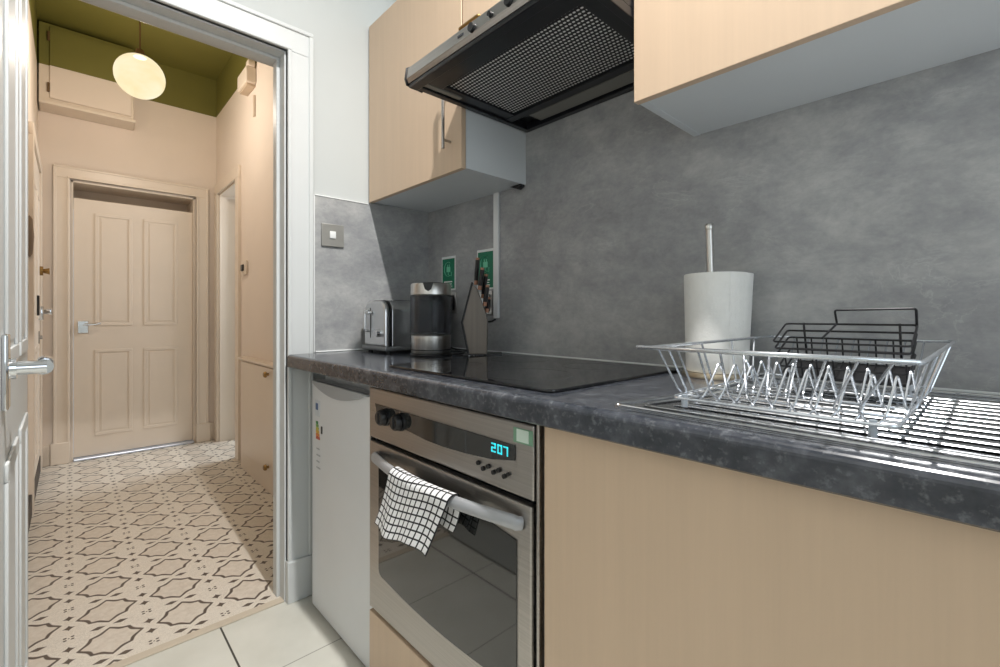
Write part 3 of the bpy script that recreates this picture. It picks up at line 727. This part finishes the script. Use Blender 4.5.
# ------------------------------------------------------------------ toaster
t = thing('toaster', 'polished steel two slice toaster in the corner beside the kettle', 'toaster', (.155, -.215, .9))
part('base', MB().box(.056, .244, -.358, -.072, .908, .926, .006), plain('toaster_grey', (136, 138, 140), .35, .5, .04), t, 'grey base')
for x in (.08, .22):
    for y in (-.33, -.1): part('foot', MB().cyl((x, y, .9001), (x, y, .909), .009, n=12), BLACK, t)
def archp(x0, x1, z0, z1, r):
    P = [(x0, z0), (x1, z0)]
    for i in range(7): a = PI/2*i/6; P.append((x1-r+r*math.cos(a), z1-r+r*math.sin(a)))
    for i in range(7): a = PI/2+PI/2*i/6; P.append((x0+r+r*math.cos(a), z1-r+r*math.sin(a)))
    return P
TCH = plain('polished_steel', (222, 223, 224), .3, 1, .02)
part('body', MB().prism([(x, -.322, z) for x, z in archp(.066, .234, .926, 1.098, .045)], (0, .238, 0), .002), TCH, t)
part('seam', MB().prism([(x, -.329, z) for x, z in archp(.0655, .2345, .926, 1.0985, .045)], (0, .007, 0)), BLACK, t, 'black seam')
e = part('end_panel', MB().prism([(x, -.352, z) for x, z in archp(.068, .232, .926, 1.096, .045)], (0, .023, 0), .008), TCH, t)
part('slot_track', MB().box(.120, .1245, -.3535, -.351, .955, 1.07, .001), BLACK, e, 'black lever slot')
mb = MB().tube([(.108, -.351, 1.062), (.108, -.369, 1.060), (.108, -.370, .985), (.108, -.351, .982)], .006, 10, round_=.012)
part('guard', mb, TCH, e)
part('lever', MB().box(.106, .140, -.372, -.353, 1.045, 1.058, .004), TCH, e, 'steel lever')
part('dial', MB().cyl((.19, -.352, .975), (.19, -.368, .975), .016, .014, 20), CHROME, e, 'round dial')
for x in (.115, .178): part('slot', MB().box(x-.013, x+.013, -.29, -.115, 1.0975, 1.0992), BLACK, t, 'dark bread slot')

# kettle
KC = Vector((.398, -.262, .9))
T = Matrix.Translation(KC)
t = thing('kettle', 'cylindrical smoked glass and steel kettle in front of the toaster', 'kettle', KC)
part('power_base', MB().lathe([(0, .0003), (.074, .0003), (.075, .004), (.073, .0085), (0, .0085)], T, 40), BLACK, t, 'round black power base')
part('cable', MB().tube([KC+Vector((.05, .05, .005)), (.462, -.20, .9045), (.462, -.13, .9045), (.40, -.075, .9045), (.315, -.06, .9045)], .0035, 8, round_=.03), BLACK, t, 'black cable')
part('base_band', MB().lathe([(0, .009), (.068, .009), (.070, .012), (.070, .070), (.067, .0725), (0, .0725)], T, 48), STEELV, t, 'steel base band')
part('groove', MB().lathe([(.0702, .020), (.0708, .0205), (.0708, .0225), (.0702, .023)], T, 48), BLACK, t, 'dark ring')
part('body', MB().lathe([(.066, .073), (.0735, .077), (.074, .085), (.0735, .205), (.070, .212), (.067, .212), (.070, .204), (.0705, .085), (.064, .078)], T, 48), KGLASS, t, 'smoked glass body')
part('heating_plate', MB().lathe([(0, .0728), (.062, .0728), (.062, .0745), (0, .0745)], T, 40), STEEL, t)
part('collar', MB().lathe([(.066, .212), (.0715, .213), (.071, .248), (.068, .252), (.063, .252), (.064, .214)], T, 48), STEELV, t, 'steel rim')
part('lid', MB().lathe([(0, .247), (.062, .247), (.060, .254), (.030, .257), (0, .258)], T, 40), BLACK, t, 'black lid')
sd = Vector((.735, -.678, 0)); sp = Vector((-sd.y, sd.x, 0))
mb = MB(Matrix(((sd.x, sp.x, 0, KC.x), (sd.y, sp.y, 0, KC.y), (0, 0, 1, KC.z), (0, 0, 0, 1))))
mb.prism([(.067, -.018, .2525), (.067, .018, .2525), (.067, .011, .230), (.067, 0, .223), (.067, -.011, .230)], (.0065, 0, 0), .001)
part('spout', mb, BLACK, t, 'black V shaped spout')
hd = Vector((-.75, .66, 0)).normalized()
pp = lambda r, z: KC+hd*r+Vector((0, 0, z))
part('handle', MB().tube([pp(.068, .235), pp(.105, .238), pp(.118, .20), pp(.112, .10), pp(.098, .055), pp(.068, .05)], .011, 10, round_=.025, flat=(.010, .008)), BLACK, t, 'black handle')

# knife block
KB = Vector((.538, -.160, .9)); a = Vector((.682, .731, 0)); n = Vector((.731, -.682, 0))
MK = Matrix(((a.x, n.x, 0, KB.x), (a.y, n.y, 0, KB.y), (0, 0, 1, 0), (0, 0, 0, 1)))
t = thing('knife_block', 'slim grey wooden knife block on a black foot behind the hob', 'knife block', KB)
part('foot_plate', MB(MK).box(-.05, .082, -.045, .045, .9003, .910, .002), BLACK, t, 'black foot plate')
for k in (-.03, -.012, .006, .024): part('stud', MB(MK).cyl((k, .045, .9055), (k, .0485, .9055), .0032, n=10), CHROME, t, 'small steel stud')
kp = [(-.030, .910), (-.052, 1.017), (-.022, 1.148), (-.006, 1.135), (.026, 1.05), (.032, 1.02), (.030, .910)]
part('block', MB(MK).prism([(x, -.038, z) for x, z in kp], (0, .076, 0), .003), SLATE, t)
part('edge_strip', MB(MK).tube([(-.033, .038, .912), (-.0545, .038, 1.017), (-.0195, .038, 1.153)], .0035, 8), BLACK, t, 'black edge')
ks = [((-.010, 1.148), (-.004, 1.243)), ((.004, 1.128), (.014, 1.205)), ((.014, 1.10), (.026, 1.185)), ((.022, 1.072), (.032, 1.145)), ((.028, 1.05), (.036, 1.105))]
for i, (p0, p1) in enumerate(ks):
    y = (-.02, .012, -.01, .02, -.002)[i]
    k = thing('kitchen_knife', ('black handled knife standing tallest in the knife block', 'black handled knife second tallest in the knife block', 'black handled knife in the middle of the knife block', 'black handled knife second lowest in the knife block', 'short black handled knife lowest in the knife block')[i], 'knife', MK @ Vector((p0[0], y, p0[1])), 'knives in the block')
    P0, P1 = Vector((p0[0], y, p0[1])), Vector((p1[0], y, p1[1])); d = (P1-P0).normalized()
    part('bolster', MB(MK).tube([P0+d*.001, P0+d*.016], .008, 10, flat=(.011, .0075)), TAN, k, 'tan bolster')
    part('handle', MB(MK).tube([P0+d*.015, P0+d*.03, P1-d*.02, P1-d*.008], .009, 10, flat=(.0125, .008)), BLACK, k)
    part('end_cap', MB(MK).tube([P1-d*.009, P1], .009, 10, flat=(.0105, .007)), TAN, k, 'tan end cap')

# paper towel on its holder
RC = Vector((1.320, -.104, .9))
t = thing('paper_towel_holder', 'steel paper towel holder standing beside the dish rack', 'kitchen roll holder', RC)
part('base', MB().lathe([(0, .0003), (.073, .0003), (.0735, .004), (.070, .0115), (0, .0115)], Matrix.Translation(RC), 40), brushed('holder_base', (172, 160, 140), .4, (40, 40, 40)), t, 'round base')
part('pole', MB().cyl(RC+Vector((-.004, -.003, .011)), RC+Vector((-.010, -.011, .342)), .0078, n=20), STEELV, t)
part('knob', MB().lathe([(0, .338), (.0085, .338), (.0095, .342), (.0095, .350), (.0075, .353), (0, .354)], Matrix.Translation(RC+Vector((-.010, -.011, 0))), 20), STEELV, t)
mb = MB(); nn = 56; TR = Matrix.Translation(RC)
prof = [(.021, .0125), (.062, .0125), (.064, .016), (.0655, .08), (.067, .16), (.0685, .234), (.067, .2365), (.021, .236), (.021, .0125)]
mb.lathe(prof, TR, nn)
ang0 = math.atan2(-.3, .95)                                # loose sheet on the right side
sh = []
for i in range(9):
    a = ang0-.45+i*.16; r0 = .0690+.00016*i*i
    sh.append((a, r0))
rl = lambda r: .0652+.3*(r-.0695)
for z0, z1 in ((.013, .235),):
    lo = [mb.bm.verts.new(RC+Vector((rl(r)*math.cos(a), rl(r)*math.sin(a), z0))) for a, r in sh]
    hi = [mb.bm.verts.new(RC+Vector((r*math.cos(a), r*math.sin(a), z1))) for a, r in sh]
    lo2 = [mb.bm.verts.new(RC+Vector(((rl(r)-.0012)*math.cos(a), (rl(r)-.0012)*math.sin(a), z0))) for a, r in sh]
    hi2 = [mb.bm.verts.new(RC+Vector(((r-.0015)*math.cos(a), (r-.0015)*math.sin(a), z1))) for a, r in sh]
    for i in range(8):
        mb.bm.faces.new((lo[i], lo[i+1], hi[i+1], hi[i])); mb.bm.faces.new((lo2[i+1], lo2[i], hi2[i], hi2[i+1])); mb.bm.faces.new((hi[i], hi[i+1], hi2[i+1], hi2[i]))
    mb.bm.faces.new((lo[8], lo2[8], hi2[8], hi[8]))
solo('paper_towel_roll', mb, PAPER, 'full white paper towel roll on the steel holder', 'kitchen roll', RC+Vector((0, 0, .0125)))

# ------------------------------------------------------------------ draining board
SX1, SY0, SY1 = 2.40, -.581, -.045
t = thing('draining_board', 'stainless steel draining board with long ridges at the right of the worktop', 'sink drainer', (1.85, -.31, .9))
def rrect(x0, x1, y0, y1, r, z, seg=5):
    P = []
    for cx, cy, a0 in ((x1-r, y1-r, 0), (x0+r, y1-r, PI/2), (x0+r, y0+r, PI), (x1-r, y0+r, 1.5*PI)):
        for i in range(seg+1): a = a0+PI/2*i/seg; P.append((cx+r*math.cos(a), cy+r*math.sin(a), z))
    return P
def outline(o, z): return rounded([Vector(p+(z,)) for p in ((SX1-o, SY1-o), (1.402+o, SY1-o), (1.402+o, -.40), (1.350+o*1.5, SY0+o), (SX1-o, SY0+o))], .018, True)
part('plate', MB().prism(outline(0, .9004), (0, 0, .0016)), DRAIN, t)
part('rim', MB().tube(outline(.003, .9032), .004, 8, closed=True, flat=(.004, .0026)), DRAIN, t, 'rounded outer rim')
part('inner_rim', MB().tube(outline(.026, .9040), .0025, 8, closed=True, flat=(.004, .0018)), DRAIN, t)
for k in range(12):
    y = -.515+k*.0365; x0 = 1.432 if k else 1.425
    part('ridge', MB().tube([(x0, y, .9033), (x0+.02, y, .9045), (2.0, y, .9045), (2.02, y, .9033)], .006, 10, flat=(.0075, .0026)), DRAIN, t)

# dish rack
RX = dict(x0=1.424, x1=1.713, y0=-.598, y1=-.072, z=.995)
t = thing('dish_rack', 'chrome wire dish rack standing on the draining board', 'dish rack', (1.56, -.35, .907))
part('top_rim', MB().tube(rrect(RX['x0'], RX['x1'], RX['y0'], RX['y1'], .012, RX['z'], 3), .0027, 8, closed=True), WIRE, t)
part('front_bar', MB().tube([(1.408, -.598, .9955), (1.709, -.598, .9955)], .0030, 8), WIRE, t)
bx0, bx1, by0, by1, bz = 1.436, 1.690, -.550, -.150, .921
part('base_frame', MB().tube(rrect(bx0, bx1, by0, by1, .012, bz, 3), .0022, 8, closed=True), WIRE, t)
nw = 10
for i in range(nw):
    s = i/(nw-1); xt = 1.440+s*.252; xb = 1.444+s*.212; d = .0105
    d = .017
    P = [(xt, RX['y0'], RX['z']), (xb-.001, -.545, .934), (xb+.002, -.508, .9115), (xb+d*.55, -.497, .9105), (xb+d, -.492, .922), (xb+d*1.35, -.455, .969), (xb+d*1.7, -.43, .924), (xb+d*1.75, -.40, .917),
         (xb+d*1.2, -.372, .9175), (xb+d*1.5, -.345, .967), (xb+d*1.8, -.322, .919), (xb+d*.8, -.17, .917), (xb*.6+xt*.4+.004, RX['y1'], RX['z'])]
    part('wire', MB().tube(P, .0016, 6, round_=.008), WIRE, t)
for xb, xt in ((bx0, RX['x0']), (bx1, RX['x1'])):
    for yb, yt in ((-.50, -.54), (-.40, -.42), (-.30, -.29), (-.21, -.17)):
        part('side_wire', MB().tube([(xt, yt, RX['z']), (xb+(xt-xb)*.12, yb, bz+.006), (xb, yb, bz-.003), (xb+(.02 if xb < 1.5 else -.02), yb, bz-.003)], .0017, 6, round_=.006), WIRE, t)
for yb in (-.46, -.385, -.25):
    part('cross_wire', MB().tube([(bx0, yb, bz-.0045), (bx1, yb, bz-.0045)], .0016, 6), WIRE, t)
for x, y in ((bx0+.014, -.538), (bx1-.022, -.545), (bx0+.014, -.175), (bx1-.022, -.175)):
    part('foot', MB().cyl((x, y, .9068), (x, y, .925), .0046, .004, 12), plain('clear_grey_plastic', (150, 158, 166), .3), t, 'small grey plastic foot')

# black wire caddy in the rack
al = math.radians(22)
MC = Matrix.Translation((1.592, -.245, .946)) @ Matrix.Rotation(al, 4, 'X')
t = thing('wire_caddy', 'black wire caddy with a loop handle standing tilted in the dish rack', 'wire basket', MC @ Vector((0, 0, 0)))
hw, hd_ = .093, .040
for k, z in enumerate((.070, .057, .044, .022, .004)):
    g = k*.0012
    x0 = -hw+g; x1 = hw-.006-g
    P = [(x0+.0, -hd_+g, z), (x1, -hd_+g, z), (x1, hd_-g, z), (x0, hd_-g, z)]
    part('ring_wire', MB(MC).tube(P, .0017, 6, closed=True, round_=.006), BLACKW, t)
for i in range(8):
    x = -.078+i*.0225
    part('floor_wire', MB(MC).tube([(x, -hd_+.002, .044), (x, -hd_+.006, .002), (x, hd_-.006, .002), (x, hd_-.002, .044)], .0014, 6, round_=.004), BLACKW, t)
for x in (-.065, .066): part('upright', MB(MC).tube([(x, hd_, .072), (x, hd_-.004, .002)], .0019, 6), BLACKW, t)
part('floor_tray', MB(MC).box(-hw+.01, hw-.014, -hd_+.008, hd_-.008, -.002, .001, .0005), BLACK, t, 'black floor plate')
part('handle', MB(MC).tube([(-.026, -.018, .069), (-.016, hd_, .071), (-.018, hd_+.002, .095), (.086, hd_+.002, .097), (.086, hd_, .066)], .0018, 6, round_=.004), BLACKW, t, 'loop handle')

# checked tea towel over the oven handle
def hy(x): return OY-.013-.034*math.sin(PI*max(0, min(1, (x-.618)/.55)))
mb = MB(); bm = mb.bm; uvl = bm.loops.layers.uv.new('UV'); mb.uv = uvl
NU, NV = 40, 70; RB = .0165
Lf, Lb = .128, .062
G = []
for j in range(NV+1):
    row = []
    for i in range(NU+1):
        u = i/NU; s = j/NV
        xb = .772+.235*u; lf = Lf*(1-.02*u)+.008*math.sin(u*6); lb = Lb*(.8+.45*u)
        arc = PI*RB; tot = lf+arc+lb; q = s*tot
        yc = hy(xb); zc = .660
        ripple = .0035*math.sin(u*15+s*4)+.003*math.sin(u*8.5+1.3)
        if q < lf:
            h = lf-q; y = yc-RB-.004*h/lf+ripple*(h/lf)-.010*(h/lf)**2; z = zc-h; x = xb-.048*(h/lf)*(1-u)-.058*(h/lf)*u
        elif q < lf+arc:
            a = (q-lf)/RB; y = yc-RB*math.cos(a); z = zc+RB*math.sin(a)*.95; x = xb+.004*math.sin(a)
        else:
            h = q-lf-arc; y = min(yc+RB-.1*h*0+ripple*.4*(h/lb)+.004, OY-.006); z = zc-h; x = xb-.026*u*(h/lb)**2
        row.append(bm.verts.new((x, y, z)))
    G.append(row)
for j in range(NV):
    for i in range(NU):
        f = bm.faces.new((G[j][i], G[j][i+1], G[j+1][i+1], G[j+1][i]))
        for l, (a, b) in zip(f.loops, ((i, j), (i+1, j), (i+1, j+1), (i, j+1))): l[uvl].uv = (a/NU, b/NV*(Lf+Lb+.05)/.225)
tw = solo('tea_towel', mb, GING, 'white tea towel with thin black checks hung over the oven handle', 'tea towel', (.87, -.65, .53), sharp=180)
sm = tw.modifiers.new('thickness', 'SOLIDIFY'); sm.thickness = .0025; sm.offset = 0
